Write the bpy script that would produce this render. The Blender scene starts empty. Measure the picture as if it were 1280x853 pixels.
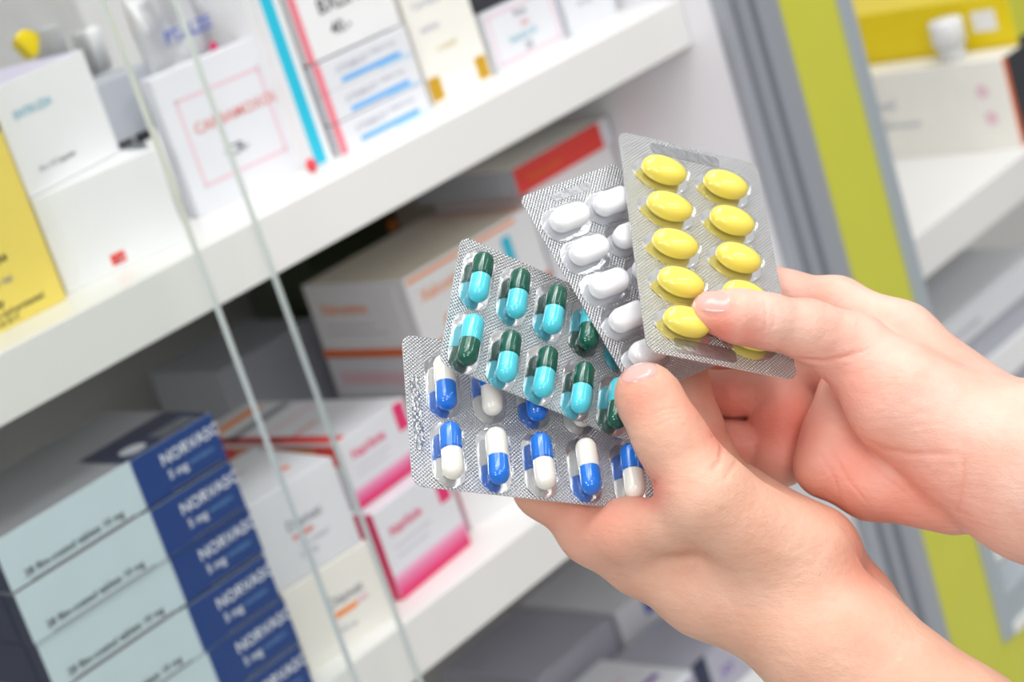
import bpy, bmesh, math, random
import numpy as np
from mathutils import Vector, Matrix
from mathutils.bvhtree import BVHTree

random.seed(4)
SC = bpy.context.scene
COL = SC.collection

# ------------------------------------------------------------------ camera
F, CX, CY = 2485.0, 640.0, 426.5
def nrm(v):
    v = np.array(v, float); return v / np.linalg.norm(v)
_H = nrm((2336, 1541, -2485)); _Z = nrm((-.2966, .911, .286))
_X = nrm(_H - _Z * _H.dot(_Z)); _Y = np.cross(_Z, _X)
R = np.array([_X, _Y, _Z])                       # world = R @ camera vector
cam_d = bpy.data.cameras.new('camera'); cam = bpy.data.objects.new('camera', cam_d)
COL.objects.link(cam); SC.camera = cam
cam.matrix_world = Matrix(R.tolist()).to_4x4()
cam_d.sensor_width = 36; cam_d.lens = F / 1280 * 36
cam_d.clip_start = .02; cam_d.clip_end = 50
cam_d.dof.use_dof = True; cam_d.dof.focus_distance = .618; cam_d.dof.aperture_fstop = 13

# ------------------------------------------------------------------ world, lamps, exposure
SC.view_settings.view_transform = 'Standard'; SC.view_settings.look = 'None'
SC.view_settings.gamma = 1; SC.view_settings.use_curve_mapping = False
SC.view_settings.exposure = -.1
w = bpy.data.worlds.new('world'); SC.world = w; w.use_nodes = True
_nt = w.node_tree; _tc = _nt.nodes.new('ShaderNodeTexCoord'); _sx = _nt.nodes.new('ShaderNodeSeparateXYZ'); _mr = _nt.nodes.new('ShaderNodeMapRange'); _cr = _nt.nodes.new('ShaderNodeValToRGB')
_mr.inputs[1].default_value = -1; _mr.inputs[2].default_value = 1
_nt.links.new(_tc.outputs['Generated'], _sx.inputs[0]); _nt.links.new(_sx.outputs['Z'], _mr.inputs[0]); _nt.links.new(_mr.outputs[0], _cr.inputs[0]); _nt.links.new(_cr.outputs[0], _nt.nodes['Background'].inputs[0])
_cr.color_ramp.elements[0].position = 0; _cr.color_ramp.elements[0].color = (.30, .30, .31, 1)      # floor
_cr.color_ramp.elements[1].position = 1; _cr.color_ramp.elements[1].color = (1, 1, 1, 1)            # ceiling
for _p, _c in ((.42, .30), (.56, .34), (.66, .55), (.74, .95)):
    _e = _cr.color_ramp.elements.new(_p); _e.color = (_c, _c * .98, _c * .95, 1)
_nt.nodes['Background'].inputs[1].default_value = .85
def area(name, loc, target, sx, sy, power, col=(1, .99, .975)):
    d = bpy.data.lights.new(name, 'AREA'); d.shape = 'RECTANGLE'; d.size = sx; d.size_y = sy
    d.energy = power; d.color = col
    o = bpy.data.objects.new(name, d); COL.objects.link(o); o.location = loc
    o.rotation_euler = (Vector(target) - Vector(loc)).to_track_quat('-Z', 'Y').to_euler()
    return o
area('ceiling_lamp', (.35, .15, 1.35), (.55, .6, -.2), 1.2, .5, 15)
area('ceiling_lamp', (1.3, .1, 1.5), (.9, .8, -.3), 1.4, .25, 9)
area('ceiling_lamp', (1.6, -1.9, 1.5), (.7, .6, -.3), 2.0, .2, 13)
area('aisle_lamp', (-.5, -.9, .55), (.55, .7, -.3), .6, .6, 9)
area('aisle_lamp', (-1.1, .16, .42), (.06, .45, -.2), .42, .3, 7)

# ------------------------------------------------------------------ pixel helpers: a pixel of the photograph into a place in the world
def ray(u, v): return R @ np.array([(u - CX) / F, -(v - CY) / F, -1.])
def atY(u, v, y): d = ray(u, v); return d * y / d[1]
def atZ(u, v, z): d = ray(u, v); return d * z / d[2]
def atX(u, v, x): d = ray(u, v); return d * x / d[0]

# ------------------------------------------------------------------ materials
def mat(name, col, rough=.5, metal=0, spec=.5, sss=0, bump=None, var=0, vscale=30):
    m = bpy.data.materials.new(name); m.use_nodes = True
    nt = m.node_tree; b = nt.nodes['Principled BSDF']
    b.inputs['Base Color'].default_value = (*col, 1); b.inputs['Roughness'].default_value = rough
    b.inputs['Metallic'].default_value = metal; b.inputs['Specular IOR Level'].default_value = spec
    tc = nt.nodes.new('ShaderNodeTexCoord')
    if var:
        n = nt.nodes.new('ShaderNodeTexNoise'); n.inputs['Scale'].default_value = vscale; n.inputs['Detail'].default_value = 4
        mx = nt.nodes.new('ShaderNodeMix'); mx.data_type = 'RGBA'
        mx.inputs[6].default_value = (*[c * (1 - var) for c in col], 1); mx.inputs[7].default_value = (*[min(1, c * (1 + var)) for c in col], 1)
        nt.links.new(tc.outputs['Object'], n.inputs['Vector']); nt.links.new(n.outputs['Fac'], mx.inputs[0]); nt.links.new(mx.outputs[2], b.inputs['Base Color'])
    if bump:
        n = nt.nodes.new('ShaderNodeTexNoise'); n.inputs['Scale'].default_value = bump[0]
        bp = nt.nodes.new('ShaderNodeBump'); bp.inputs['Strength'].default_value = bump[1]; bp.inputs['Distance'].default_value = bump[2]
        nt.links.new(tc.outputs['Object'], n.inputs['Vector']); nt.links.new(n.outputs['Fac'], bp.inputs['Height']); nt.links.new(bp.outputs['Normal'], b.inputs['Normal'])
    return m
def srgb(r, g, b): return tuple(((c / 255) / 12.92 if c / 255 <= .04045 else ((c / 255 + .055) / 1.055) ** 2.4) for c in (r, g, b))
def paper(name, rgb, rough=.45): return mat(name, srgb(*rgb), rough, var=.04, vscale=40)

WHITE = paper('white_card', (240, 241, 243)); WHITE2 = paper('cool_white_card', (228, 230, 236)); CREAM = paper('warm_white_card', (243, 241, 234))
GREYC = paper('grey_card', (186, 190, 200)); LAV = paper('lavender_grey_card', (176, 176, 190)); NAVY = paper('navy_card', (0, 58, 132), .4)
DNAVY = paper('dark_navy_card', (26, 38, 72)); PALEB = paper('pale_blue_card', (205, 224, 232)); YEL = paper('yellow_card', (243, 220, 105))
GREEN = paper('green_ink', (40, 120, 80)); INK = paper('black_ink', (45, 48, 56)); GINK = paper('grey_ink', (140, 144, 155)); LINK = paper('pale_grey_ink', (190, 192, 205))
TEALI = paper('teal_ink', (120, 185, 205)); PINKI = paper('pale_pink_ink', (232, 200, 210)); REDI = paper('faded_red_ink', (222, 140, 135)); RED = paper('red_card', (235, 60, 50))
CYAN = paper('cyan_card', (40, 196, 226)); PINK = paper('salmon_pink_card', (240, 130, 145)); SKYB = paper('sky_blue_ink', (90, 175, 240)); PSKY = paper('pale_sky_ink', (190, 220, 245))
GOLD = paper('gold_ink', (200, 155, 20)); PGOLD = paper('pale_gold_ink', (215, 205, 150)); MAG = paper('magenta_ink', (228, 50, 115)); ORA = paper('orange_ink', (250, 150, 75)); DORA = paper('deep_orange_ink', (235, 110, 40))
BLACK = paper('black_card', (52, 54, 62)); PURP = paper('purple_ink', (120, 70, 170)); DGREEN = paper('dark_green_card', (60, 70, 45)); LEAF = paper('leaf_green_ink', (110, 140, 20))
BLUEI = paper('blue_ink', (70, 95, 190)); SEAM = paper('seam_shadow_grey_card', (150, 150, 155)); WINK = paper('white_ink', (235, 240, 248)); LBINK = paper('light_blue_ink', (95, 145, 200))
BRIGHTY = mat('bright_yellow_plastic', srgb(240, 214, 10), .35, var=.1, vscale=12)
LAMI = mat('white_laminate', srgb(240, 240, 238), .35, bump=(400, .05, .001)); EDGE = mat('white_shelf_edge', srgb(238, 238, 236), .3)
BACK = mat('grey_back_panel', srgb(205, 205, 205), .6); SIDE = mat('side_panel_laminate', srgb(236, 235, 240), .45)
ALU = mat('grey_aluminium', srgb(172, 177, 186), .4, .35, bump=(300, .05, .001)); ALUD = mat('dark_aluminium', srgb(128, 133, 143), .4, .3); ALUL = mat('light_grey_aluminium', srgb(180, 190, 198), .4, .25)
LIME = mat('lime_green_laminate', srgb(207, 208, 72), .35, var=.04, vscale=30)
FLOORM = mat('pale_floor', srgb(190, 190, 188), .4); WALLM = mat('pale_wall', srgb(225, 225, 222), .7)

def clear(name, tint, fres=1.45, rough=0.0, maxg=1.0):
    m = bpy.data.materials.new(name); m.use_nodes = True; nt = m.node_tree; nt.nodes.clear()
    o = nt.nodes.new('ShaderNodeOutputMaterial'); mx = nt.nodes.new('ShaderNodeMixShader'); t = nt.nodes.new('ShaderNodeBsdfTransparent'); g = nt.nodes.new('ShaderNodeBsdfGlossy')
    ge = nt.nodes.new('ShaderNodeNewGeometry'); dt = nt.nodes.new('ShaderNodeVectorMath'); dt.operation = 'DOT_PRODUCT'
    nt.links.new(ge.outputs['Incoming'], dt.inputs[0]); nt.links.new(ge.outputs['Normal'], dt.inputs[1])
    def mth(op, x, y=None):
        n = nt.nodes.new('ShaderNodeMath'); n.operation = op
        for i, q in enumerate((x, y)):
            if q is None: continue
            if isinstance(q, (int, float)): n.inputs[i].default_value = q
            else: nt.links.new(q, n.inputs[i])
        return n.outputs[0]
    f0 = ((fres - 1) / (fres + 1)) ** 2
    fac = mth('ADD', mth('MULTIPLY', mth('POWER', mth('SUBTRACT', 1.0, mth('ABSOLUTE', dt.outputs['Value'])), 5.0), 1 - f0), f0)
    t.inputs[0].default_value = (*tint, 1); g.inputs['Roughness'].default_value = rough
    g.inputs['Color'].default_value = (maxg, maxg, maxg, 1)
    nt.links.new(fac, mx.inputs[0]); nt.links.new(t.outputs[0], mx.inputs[1]); nt.links.new(g.outputs[0], mx.inputs[2]); nt.links.new(mx.outputs[0], o.inputs[0])
    return m
GLASS = clear('door_glass', (.992, .997, .994), 1.2)
GEDGE = mat('polished_glass_edge', srgb(212, 222, 222), .2, 0, .8)
DOME = clear('clear_blister_plastic', (.965, .97, .975), 1.38, .04)
BAGM = clear('clear_bag_plastic', (.9, .9, .9), 1.5, .15)

def foil_mat(name, tint, pitch=.00082, strength=.55, ang=45):
    m = bpy.data.materials.new(name); m.use_nodes = True; nt = m.node_tree; b = nt.nodes['Principled BSDF']
    b.inputs['Base Color'].default_value = (*tint, 1); b.inputs['Metallic'].default_value = .92; b.inputs['Roughness'].default_value = .3
    tc = nt.nodes.new('ShaderNodeTexCoord'); waves = []
    for a in (ang, ang + 90):
        mp = nt.nodes.new('ShaderNodeMapping'); mp.inputs['Rotation'].default_value = (0, 0, math.radians(a))
        wv = nt.nodes.new('ShaderNodeTexWave'); wv.inputs['Scale'].default_value = 2 * math.pi / (20 * pitch)
        nt.links.new(tc.outputs['Object'], mp.inputs[0]); nt.links.new(mp.outputs[0], wv.inputs['Vector']); waves.append(wv)
    mu = nt.nodes.new('ShaderNodeMath'); mu.operation = 'MULTIPLY'
    nt.links.new(waves[0].outputs['Fac'], mu.inputs[0]); nt.links.new(waves[1].outputs['Fac'], mu.inputs[1])
    b1 = nt.nodes.new('ShaderNodeBump'); b1.inputs['Strength'].default_value = strength; b1.inputs['Distance'].default_value = .0005
    nt.links.new(mu.outputs[0], b1.inputs['Height'])
    n = nt.nodes.new('ShaderNodeTexNoise'); n.inputs['Scale'].default_value = 70; n.inputs['Detail'].default_value = 2
    b2 = nt.nodes.new('ShaderNodeBump'); b2.inputs['Strength'].default_value = .35; b2.inputs['Distance'].default_value = .002
    nt.links.new(tc.outputs['Object'], n.inputs['Vector']); nt.links.new(n.outputs['Fac'], b2.inputs['Height']); nt.links.new(b1.outputs[0], b2.inputs['Normal']); nt.links.new(b2.outputs[0], b.inputs['Normal'])
    return m
FOIL = foil_mat('knurled_aluminium_foil', (.66, .675, .70), .00092, 1.0);
FOILS = mat('smooth_aluminium_foil', (.80, .81, .835), .13, .95, bump=(250, .12, .001)); FOILB = mat('dull_foil_back', (.7, .7, .72), .45, .8)
STAMP = mat('stamped_foil', (.42, .43, .45), .3, .9, bump=(900, .9, .0012))
STAMPF = mat('flattened_foil', (.40, .41, .43), .34, .9, bump=(500, .35, .001))
POUCHM = mat('silver_pouch_foil', (.72, .73, .76), .38, .6, bump=(45, .6, .006))
CW = mat('cream_gelatin', srgb(243, 240, 230), .1); CBLUE = mat('blue_gelatin', srgb(26, 120, 225), .08); CTEAL = mat('turquoise_gelatin', srgb(85, 212, 228), .08); CGREEN = mat('dark_green_gelatin', srgb(10, 88, 70), .08)
PWHITE = mat('white_tablet_coating', srgb(248, 248, 250), .3, bump=(500, .05, .001)); PYEL = mat('yellow_tablet_coating', srgb(250, 230, 100), .25)

# ------------------------------------------------------------------ mesh helpers
def link(name, bm_or_mesh, mats, parent=None, smooth=False, mw=None):
    if isinstance(bm_or_mesh, bmesh.types.BMesh):
        me = bpy.data.meshes.new(name); bm_or_mesh.normal_update(); bm_or_mesh.to_mesh(me); bm_or_mesh.free()
    else: me = bm_or_mesh
    for m in (mats if isinstance(mats, (list, tuple)) else [mats]): me.materials.append(m)
    if smooth:
        for p in me.polygons: p.use_smooth = True
    o = bpy.data.objects.new(name, me); COL.objects.link(o)
    if parent is not None: o.parent = parent
    if mw is not None: o.matrix_world = mw
    return o
def tag(o, label, cat, group=None, kind=None):
    if label: o['label'] = label
    if cat: o['category'] = cat
    if group: o['group'] = group
    if kind: o['kind'] = kind
    return o
def box_bm(x0, y0, z0, x1, y1, z1, bev=0, bm=None, mi=0, seg=2):
    own = bm is None
    b = bmesh.new()
    r = bmesh.ops.create_cube(b, size=1)
    for v in r['verts']:
        v.co = Vector(((x0 + x1) / 2 + v.co.x * (x1 - x0), (y0 + y1) / 2 + v.co.y * (y1 - y0), (z0 + z1) / 2 + v.co.z * (z1 - z0)))
    if bev: bmesh.ops.bevel(b, geom=b.edges[:], offset=bev, segments=seg, affect='EDGES', profile=.5)
    for f in b.faces: f.material_index = mi
    if own: return b
    me = bpy.data.meshes.new('t'); b.to_mesh(me); b.free(); bm.from_mesh(me); bpy.data.meshes.remove(me)
    return bm
_txt = {}
def text_mesh(s, size):
    c = bpy.data.curves.new('t', 'FONT'); c.body = s; c.size = size; c.extrude = .00006; c.resolution_u = 2; c.offset = size * .012
    o = bpy.data.objects.new('t', c); COL.objects.link(o)
    bpy.context.view_layer.update()
    dg = bpy.context.evaluated_depsgraph_get()
    me = bpy.data.meshes.new_from_object(o.evaluated_get(dg))
    bpy.data.objects.remove(o); bpy.data.curves.remove(c)
    return me
FACE = {'front': Matrix(((1, 0, 0, 0), (0, 0, -1, 0), (0, 1, 0, 0), (0, 0, 0, 1))),
        'left': Matrix(((0, 0, -1, 0), (-1, 0, 0, 0), (0, 1, 0, 0), (0, 0, 0, 1))),
        'top': Matrix(((1, 0, 0, 0), (0, 1, 0, 0), (0, 0, 1, 0), (0, 0, 0, 1)))}
def print_on(root, face, items, dims):
    """items: ('rect', name, x0, y0, x1, y1, material) or ('text', name, x, y, size, string, material); metres in the face's own frame."""
    wd, dp, ht = dims
    M = FACE[face].copy()
    if face == 'top': M.translation = (0, 0, ht)
    if face == 'left': M.translation = (-.0005, dp, 0)
    for it in items:
        if it[0] == 'rect':
            _, nm, x0, y0, x1, y1, m = it
            bm = box_bm(x0, y0, -.0002, x1, y1, .00016)
            me = bpy.data.meshes.new(nm); bm.to_mesh(me); bm.free()
        elif it[0] == 'disc':
            _, nm, x0, y0, r_, m = it
            bm = bmesh.new(); bmesh.ops.create_cone(bm, cap_ends=True, segments=20, radius1=r_, radius2=r_, depth=.0005, matrix=Matrix.Translation((x0, y0, 0)))
            me = bpy.data.meshes.new(nm); bm.to_mesh(me); bm.free()
        else:
            _, nm, x, y, size, s, m = it
            me = text_mesh(s, size); me.transform(Matrix.Translation((x, y, .0002)))
        me.transform(M); me.materials.append(m); me.name = nm
        o = bpy.data.objects.new(nm, me); COL.objects.link(o); o.parent = root
def carton(name, label, p, yaw, dims, m, front=(), left=(), top=(), group=None, cat='box', mside=None, mtop=None, flap=True):
    """A folding carton: front-left-bottom corner at p, width along x, depth along y, height along z."""
    wd, dp, ht = dims
    b = box_bm(0, 0, 0, wd, dp, ht, .0006)
    b.normal_update()
    for f in b.faces:
        n = f.normal
        f.material_index = 1 if abs(n.x) > .8 else 2 if n.z > .8 else 0
    o = link(name, b, [m, mside or m, mtop or m])
    o.location = p; o.rotation_euler = (0, 0, yaw)
    tag(o, label, cat, group)
    if flap:                                            # tuck flap at the end: a raised tongue with its slit
        fb = box_bm(-.0005, dp * .12, ht * .02, .0002, dp * .88, ht * .93, .0001, seg=1)
        link('end_flap', fb, mside or m, o)
    for fc, it in (('front', front), ('left', left), ('top', top)):
        if it: print_on(o, fc, it, dims)
    return o
def seat(bl, br, z):
    a, b = atZ(*bl, z), atZ(*br, z); d = b - a
    return Vector(a), math.atan2(d[1], d[0]), float(np.linalg.norm(d))
def height(u, v, p): return float(atY(u, v, p[1])[2] - p[2])

# ------------------------------------------------------------------ the setting: shelves, side panel, door post, neighbouring cabinet
ZU, ZL, ZB, YF = -.205, -.455, -.705, .835
def struct(name, bm, m): o = link(name, bm, m); o['kind'] = 'structure'; return o
def shelf(name, label, x0, x1, zt, th, y1=1.245):
    b = box_bm(x0, YF + .0015, zt - th, x1, y1, zt, .0006)
    o = tag(link(name, b, LAMI), label, 'shelf')
    link('edge_strip', box_bm(x0, YF - .0005, zt - th, x1, YF + .0015, zt, .0006), EDGE, o)
    return o
shelf('shelf', 'white laminate shelf carrying the yellow carton and the pink-framed white carton', .0, 1.049, ZU, .032)
shelf('shelf', 'white laminate shelf under the stack of navy and pale blue cartons', .0, 1.049, ZL, .034)
shelf('shelf', 'white laminate bottom shelf under the grey cartons, below both hands', .0, 1.049, ZB, .034)
struct('wall_back', box_bm(-.1, 1.247, -1.6, 2.2, 1.262, .35), BACK)
struct('wall_side', box_bm(1.0495, .811, -1.6, 1.0985, 1.246, .35), SIDE)
# ribbed aluminium door post
def post():
    prof = [(1.048, .8105), (1.048, .802), (1.050, .800), (1.056, .800), (1.058, .806), (1.0655, .806), (1.0675, .800), (1.074, .800), (1.076, .804), (1.086, .804), (1.088, .799), (1.106, .799), (1.108, .803), (1.108, .8105)]
    b = bmesh.new(); lo = [b.verts.new((x, y, -1.2)) for x, y in prof]; hi = [b.verts.new((x, y, .35)) for x, y in prof]
    n = len(prof)
    for i in range(n): b.faces.new((lo[i], lo[(i + 1) % n], hi[(i + 1) % n], hi[i]))
    b.faces.new(lo[::-1]); b.faces.new(hi)
    bmesh.ops.recalc_face_normals(b, faces=b.faces)
    o = tag(link('door_post', b, ALU), 'grey ribbed aluminium door post beside the lime green panel', 'post')
    link('post_groove', box_bm(1.0585, .8052, -1.2, 1.065, .8065, .35), ALUD, o)
    link('post_groove', box_bm(1.0765, .8032, -1.2, 1.0855, .8045, .35), ALUD, o)
post()
fr = bmesh.new()
box_bm(1.1085, .801, -1.2, 1.1755, .825, .35, .001, fr); box_bm(1.1755, .801, -1.2, 1.75, .825, -.776, .001, fr)
fo = tag(link('cabinet_front', fr, LIME), 'lime green laminate cabinet front right of the grey post', 'cabinet')
g = bmesh.new(); box_bm(1.1757, .799, -.775, 1.1925, .829, .35, .001, g)
link('opening_trim', g, ALUL, fo)
g = bmesh.new(); box_bm(1.1927, .801, -.7755, 1.75, .829, -.742, .001, g); link('opening_trim', g, ALUL, fo)
g = box_bm(1.1927, .7985, -.7765, 1.75, .8008, -.768, .0005); link('edge_strip', g, EDGE, fo)
link('side_panel', box_bm(1.10, .83, -1.2, 1.118, 1.246, .35), SIDE, fo)
b = box_bm(1.1935, .8365, -.493, 1.75, 1.245, -.459, .0006); o = tag(link('shelf', b, LAMI), 'white shelf of the lime green cabinet at the right edge', 'shelf')
link('edge_strip', box_bm(1.1935, .834, -.493, 1.75, .8365, -.459, .0006), EDGE, o)
b = box_bm(1.1935, .8365, -.772, 1.75, 1.245, -.742, .0006); tag(link('shelf', b, LAMI), 'white bottom shelf of the lime green cabinet, low at right', 'shelf')
struct('floor', box_bm(-4, -4, -1.62, 4, 4, -1.6), FLOORM)

# sliding glass doors
def pane(x0, x1, y, label):
    b = box_bm(x0, y, -1.0, x1, y + .005, .34, .0004, seg=1); b.normal_update()
    for f in b.faces: f.material_index = 0 if abs(f.normal.y) > .9 else 1
    o = link('glass_door', b, [GLASS, GEDGE]); tag(o, label, 'glass door')
pane(.03, .5845, .803, 'clear glass pane whose edge crosses left of the pink-framed carton')
pane(.20, .6330, .8125, 'clear glass pane whose edge crosses over the pink-framed carton')

# ------------------------------------------------------------------ upper shelf, left to right
def T(nm, x, y, size, s, m): return ('text', nm, x, y, size, s, m)
def RC(nm, x0, y0, x1, y1, m): return ('rect', nm, x0, y0, x1, y1, m)
TX, ST = 'printed_text', 'printed_stripe'
p, yaw, wd = seat((0, 417), (84, 374), ZU)
wd2 = .085; p = p + Vector((math.cos(yaw), math.sin(yaw), 0)) * (wd - wd2)
carton('medicine_carton', 'yellow carton with two green stripes at the far left of the upper shelf', p, yaw, (wd2, .05, .15), YEL,
       [RC(ST, 0, .092, wd2, .0965, GREEN), RC(ST, 0, .0985, wd2, .1025, GREEN), T(TX, .036, .061, .0075, 'rdroxidol', INK), T(TX, .040, .0525, .0075, 'the vial', INK),
        T(TX, .052, .032, .007, 'use', INK), T(TX, .047, .0215, .005, 'ml vial', GINK), T(TX, .04, .0115, .006, 'only', INK), T(TX, .030, .0065, .0045, 'keep dry and protected', INK), T(TX, .034, .0025, .004, 'store at 25 C', INK)])
p, yaw, wd = seat((85, 368), (235, 300), ZU); p3 = p
h3 = height(40, 250, p); 
c3 = carton('medicine_carton', 'long plain white carton with a small red logo lying on the upper shelf', p, yaw, (wd, .11, h3), WHITE,
       [RC(ST, .029, .0035, .0375, .0095, RED), RC('logo_figure', .031, .0045, .0335, .007, WINK), RC('logo_figure', .0345, .0045, .0362, .007, WINK)])
z3 = ZU + h3 + .0004
p, yaw, wd = seat((38, 249), (151, 190), z3)
carton('medicine_carton', 'white carton with teal lettering resting on the long white carton', p, yaw, (wd, .07, height(100, 62, Vector(atZ(151, 190, z3)))), WHITE,
       [T(TX, .010, .0395, .0062, 'ENTRUZIA', TEALI), T(TX, .013, .010, .0042, '10 x 10 Capsules', GINK)], mtop=paper('lilac_card', (205, 200, 225)))
yg = .925; ga, gb, gt = atY(112, 200, yg)[0], atY(214, 150, yg)[0], atY(128, 103, yg)[2]
def sq(u0, v0, u1, v1): q0, q1 = atY(u0, v1, yg), atY(u1, v0, yg); return RC('dark_square', q0[0] - ga, q0[2] - z3, q1[0] - ga, q1[2] - z3, INK)
carton('medicine_carton', 'grey carton with two dark squares standing on the long white carton', Vector((ga, yg, z3)), 0, (gb - ga, .035, gt - z3), GREYC, [sq(150, 172, 164, 186), sq(173, 158, 192, 180)])
# pale bottles behind it
def bottle(name, label, x, y, z, r, h, m, mcap, capr=None, caph=None):
    capr = capr or r * .8; caph = caph or h * .22
    def lathe(prof, seg=28):
        b = bmesh.new(); rings = []
        for rr, zz in prof: rings.append([b.verts.new((rr * math.cos(2 * math.pi * k / seg), rr * math.sin(2 * math.pi * k / seg), zz)) for k in range(seg)])
        for a, c in zip(rings, rings[1:]):
            for k in range(seg): b.faces.new((a[k], a[(k + 1) % seg], c[(k + 1) % seg], c[k]))
        b.faces.new(rings[0][::-1]); b.faces.new(rings[-1]); return b
    o = link(name, lathe([(r * .9, 0), (r, h * .03), (r, h * .66), (r * .93, h * .72), (capr * .8, h * .77), (capr * .8, h - caph)]), m, smooth=True)
    o.location = (x, y, z)
    link('bottle_cap', lathe([(capr, h - caph), (capr, h - .002), (capr * .93, h)]), mcap, o, smooth=True)
    tag(o, label, 'bottle'); return o
FROST = mat('frosted_white_plastic', srgb(222, 224, 226), .4)
q = atY(128, 100, .93); bottle('pill_bottle', 'frosted white bottle behind the grey carton, the nearer to the left', q[0] + .012, .985, ZU, .012, q[2] - ZU + .034, FROST, FROST)
q = atY(166, 100, .94); bottle('pill_bottle', 'white bottle behind the grey carton, beside the silver pouch', q[0] + .012, .985, ZU, .011, q[2] - ZU + .032, WHITE2, WHITE)
# clear bag with a yellow sticker
def pillow_bm(wd, ht, th, amp, seed, nx=26, ny=30):
    b = bmesh.new(); rr = random.Random(seed); ph = [rr.uniform(0, 6) for _ in range(6)]; g = {}
    for s in (1, -1):
        for i in range(nx + 1):
            for j in range(ny + 1):
                x, y = i / nx, j / ny
                edge = (1 - abs(2 * x - 1) ** 6) * (1 - abs(2 * y - 1) ** 6)
                w_ = amp * (math.sin(9 * x + 5 * y + ph[0]) + math.sin(13 * y - 6 * x + ph[1]) + .6 * math.sin(23 * x + 17 * y + ph[2]))
                g[s, i, j] = b.verts.new((x * wd, -s * (th * edge + w_ * edge) * .5, y * ht))
        for i in range(nx):
            for j in range(ny):
                q4 = (g[s, i, j], g[s, i + 1, j], g[s, i + 1, j + 1], g[s, i, j + 1]); b.faces.new(q4 if s > 0 else q4[::-1])
    bmesh.ops.remove_doubles(b, verts=b.verts, dist=1e-6); return b
q = atY(-40, 110, .985)
o = tag(link('plastic_bag', pillow_bm(.11, .20, .03, .006, 3), BAGM, smooth=True), 'crinkled clear plastic bag with a yellow sticker behind the white carton', 'bag')
o.location = (q[0] - .02, .985, ZU)
s = atY(36, 55, .966) - np.array(o.location)
b = bmesh.new(); bmesh.ops.create_uvsphere(b, u_segments=20, v_segments=10, radius=1)
for v in b.verts: v.co = Vector((s[0] + v.co.x * (.009 + .0014 * math.sin(v.co.z * 4)), -.0175 + v.co.y * .0012, s[2] + v.co.z * .0085))
link('yellow_sticker', b, BRIGHTY, o, smooth=True)
# silver pouches
def pouch(label, u0, u1, vtop, y, seed, tilt, texts):
    a, c = atY(*u0, y), atY(*u1, y); ht = vtop
    wd = c[0] - a[0]
    o = link('foil_pouch', pillow_bm(wd, ht, .012, .0035, seed), POUCHM, smooth=True); o.location = (a[0], y, ZU); o.rotation_euler = (0, tilt, 0)
    tag(o, label, 'pouch', 'silver foil pouches')
    print_on(o, 'front', texts, (wd, .01, ht))
    for ch in o.children: ch.location = (0, -.0125, 0)
    return o
pouch('crumpled silver pouch with blue lettering, left of the second glass edge', (188, 100), (262, 70), .137, .925, 5, .0,
      [T(TX, .010, .094, .0105, 'PTALZE', BLUEI), ('disc', 'pink_dot', .041, .083, .003, MAG), ('disc', 'pink_dot', .0400, .067, .003, MAG), T(TX, .012, .064, .008, 'PTALZE', BLUEI), T(TX, .004, .03, .008, 'PTALZE', BLUEI)])
pouch('crumpled silver pouch with blue lettering above the pink-framed carton', (262, 75), (336, 42), .150, .932, 8, .0,
      [T(TX, .006, .090, .0105, 'PTALZE', INK), ('disc', 'pink_dot', .034, .109, .004, MAG), ('disc', 'pink_dot', .012, .134, .003, MAG)])
# pink-framed white carton
p, yaw, wd = seat((250, 272), (388, 207), ZU); hf = height(193, 97, p)
x0, x1, y0, y1, t = wd * .12, wd * .86, hf * .17, hf * .80, .0019
carton('medicine_carton', 'white carton with a thin pink square frame and faded red lettering', p, yaw, (wd, .012, hf), WHITE2,
       [RC('frame_line', x0, y0, x1, y0 + t, PINKI), RC('frame_line', x0, y1 - t, x1, y1, PINKI), RC('frame_line', x0, y0, x0 + t, y1, PINKI), RC('frame_line', x1 - t, y0, x1, y1, PINKI),
        T(TX, x0 + .006, hf * .53, .0088, 'CARBAMOXOLE', REDI), T(TX, wd * .40, hf * .30, .0085, 'CR-', INK), T(TX, wd * .36, hf * .325, .004, 'c', GINK)])
# thin carton with cyan spine
p, yaw, wd = seat((396, 210), (418, 199), ZU); yaw = 0; hh = .175
carton('medicine_carton', 'thin white carton with a cyan stripe beside the pink-framed carton', p, yaw, (wd, .10, hh), WHITE,
       [RC(ST, .0004, .001, wd * .66, hh - .001, CYAN)])
b = bmesh.new(); bmesh.ops.create_uvsphere(b, u_segments=16, v_segments=8, radius=.0042)
o = tag(link('stopper', b, mat('red_rubber', srgb(225, 70, 80), .4), smooth=True), 'small red stopper on the shelf at the foot of the cyan stripe', 'stopper')
q = atZ(391, 206, ZU + .004); o.location = (q[0] - .0015, .872, ZU + .0042); o.scale = (.8, .8, 1)
# stack of four with salmon edge
p, yaw, wd = seat((428, 194), (540, 138), ZU)
zz = [0.0, .0185, .0365, .0545]
names = ['bottom of the three blue-lined flat cartons', 'middle of the three blue-lined flat cartons', 'top of the three blue-lined flat cartons']
for k in range(3):
    h_ = .0178
    carton('medicine_carton', 'white carton with a sky blue line, ' + names[k], p + Vector((0, 0, zz[k])), yaw, (wd, .10, h_), WHITE2,
           [RC(ST, .0, .0, .0052, h_, PINK), RC(ST, .018, .0022, wd - .010, .0052, SKYB), T(TX, .016, .0085, .0058, 'ATRIMUST', LINK), T(TX, .045, .0105, .004, 'Tablets 5 mg', LINK), RC(ST, wd - .03, .0, wd - .002, .002, PSKY)], group='flat cartons with a sky blue line')
carton('medicine_carton', 'large white carton with bold black lettering on top of the blue-lined flat cartons', p + Vector((0, .002, .0556)), yaw, (wd, .10, .085), WHITE,
       [RC(ST, .0, .0, .0052, .085, PINK), T(TX, .019, .0245, .0125, 'BXLIN', INK), T(TX, .024, .0105, .0105, '40.-', INK)])
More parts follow.
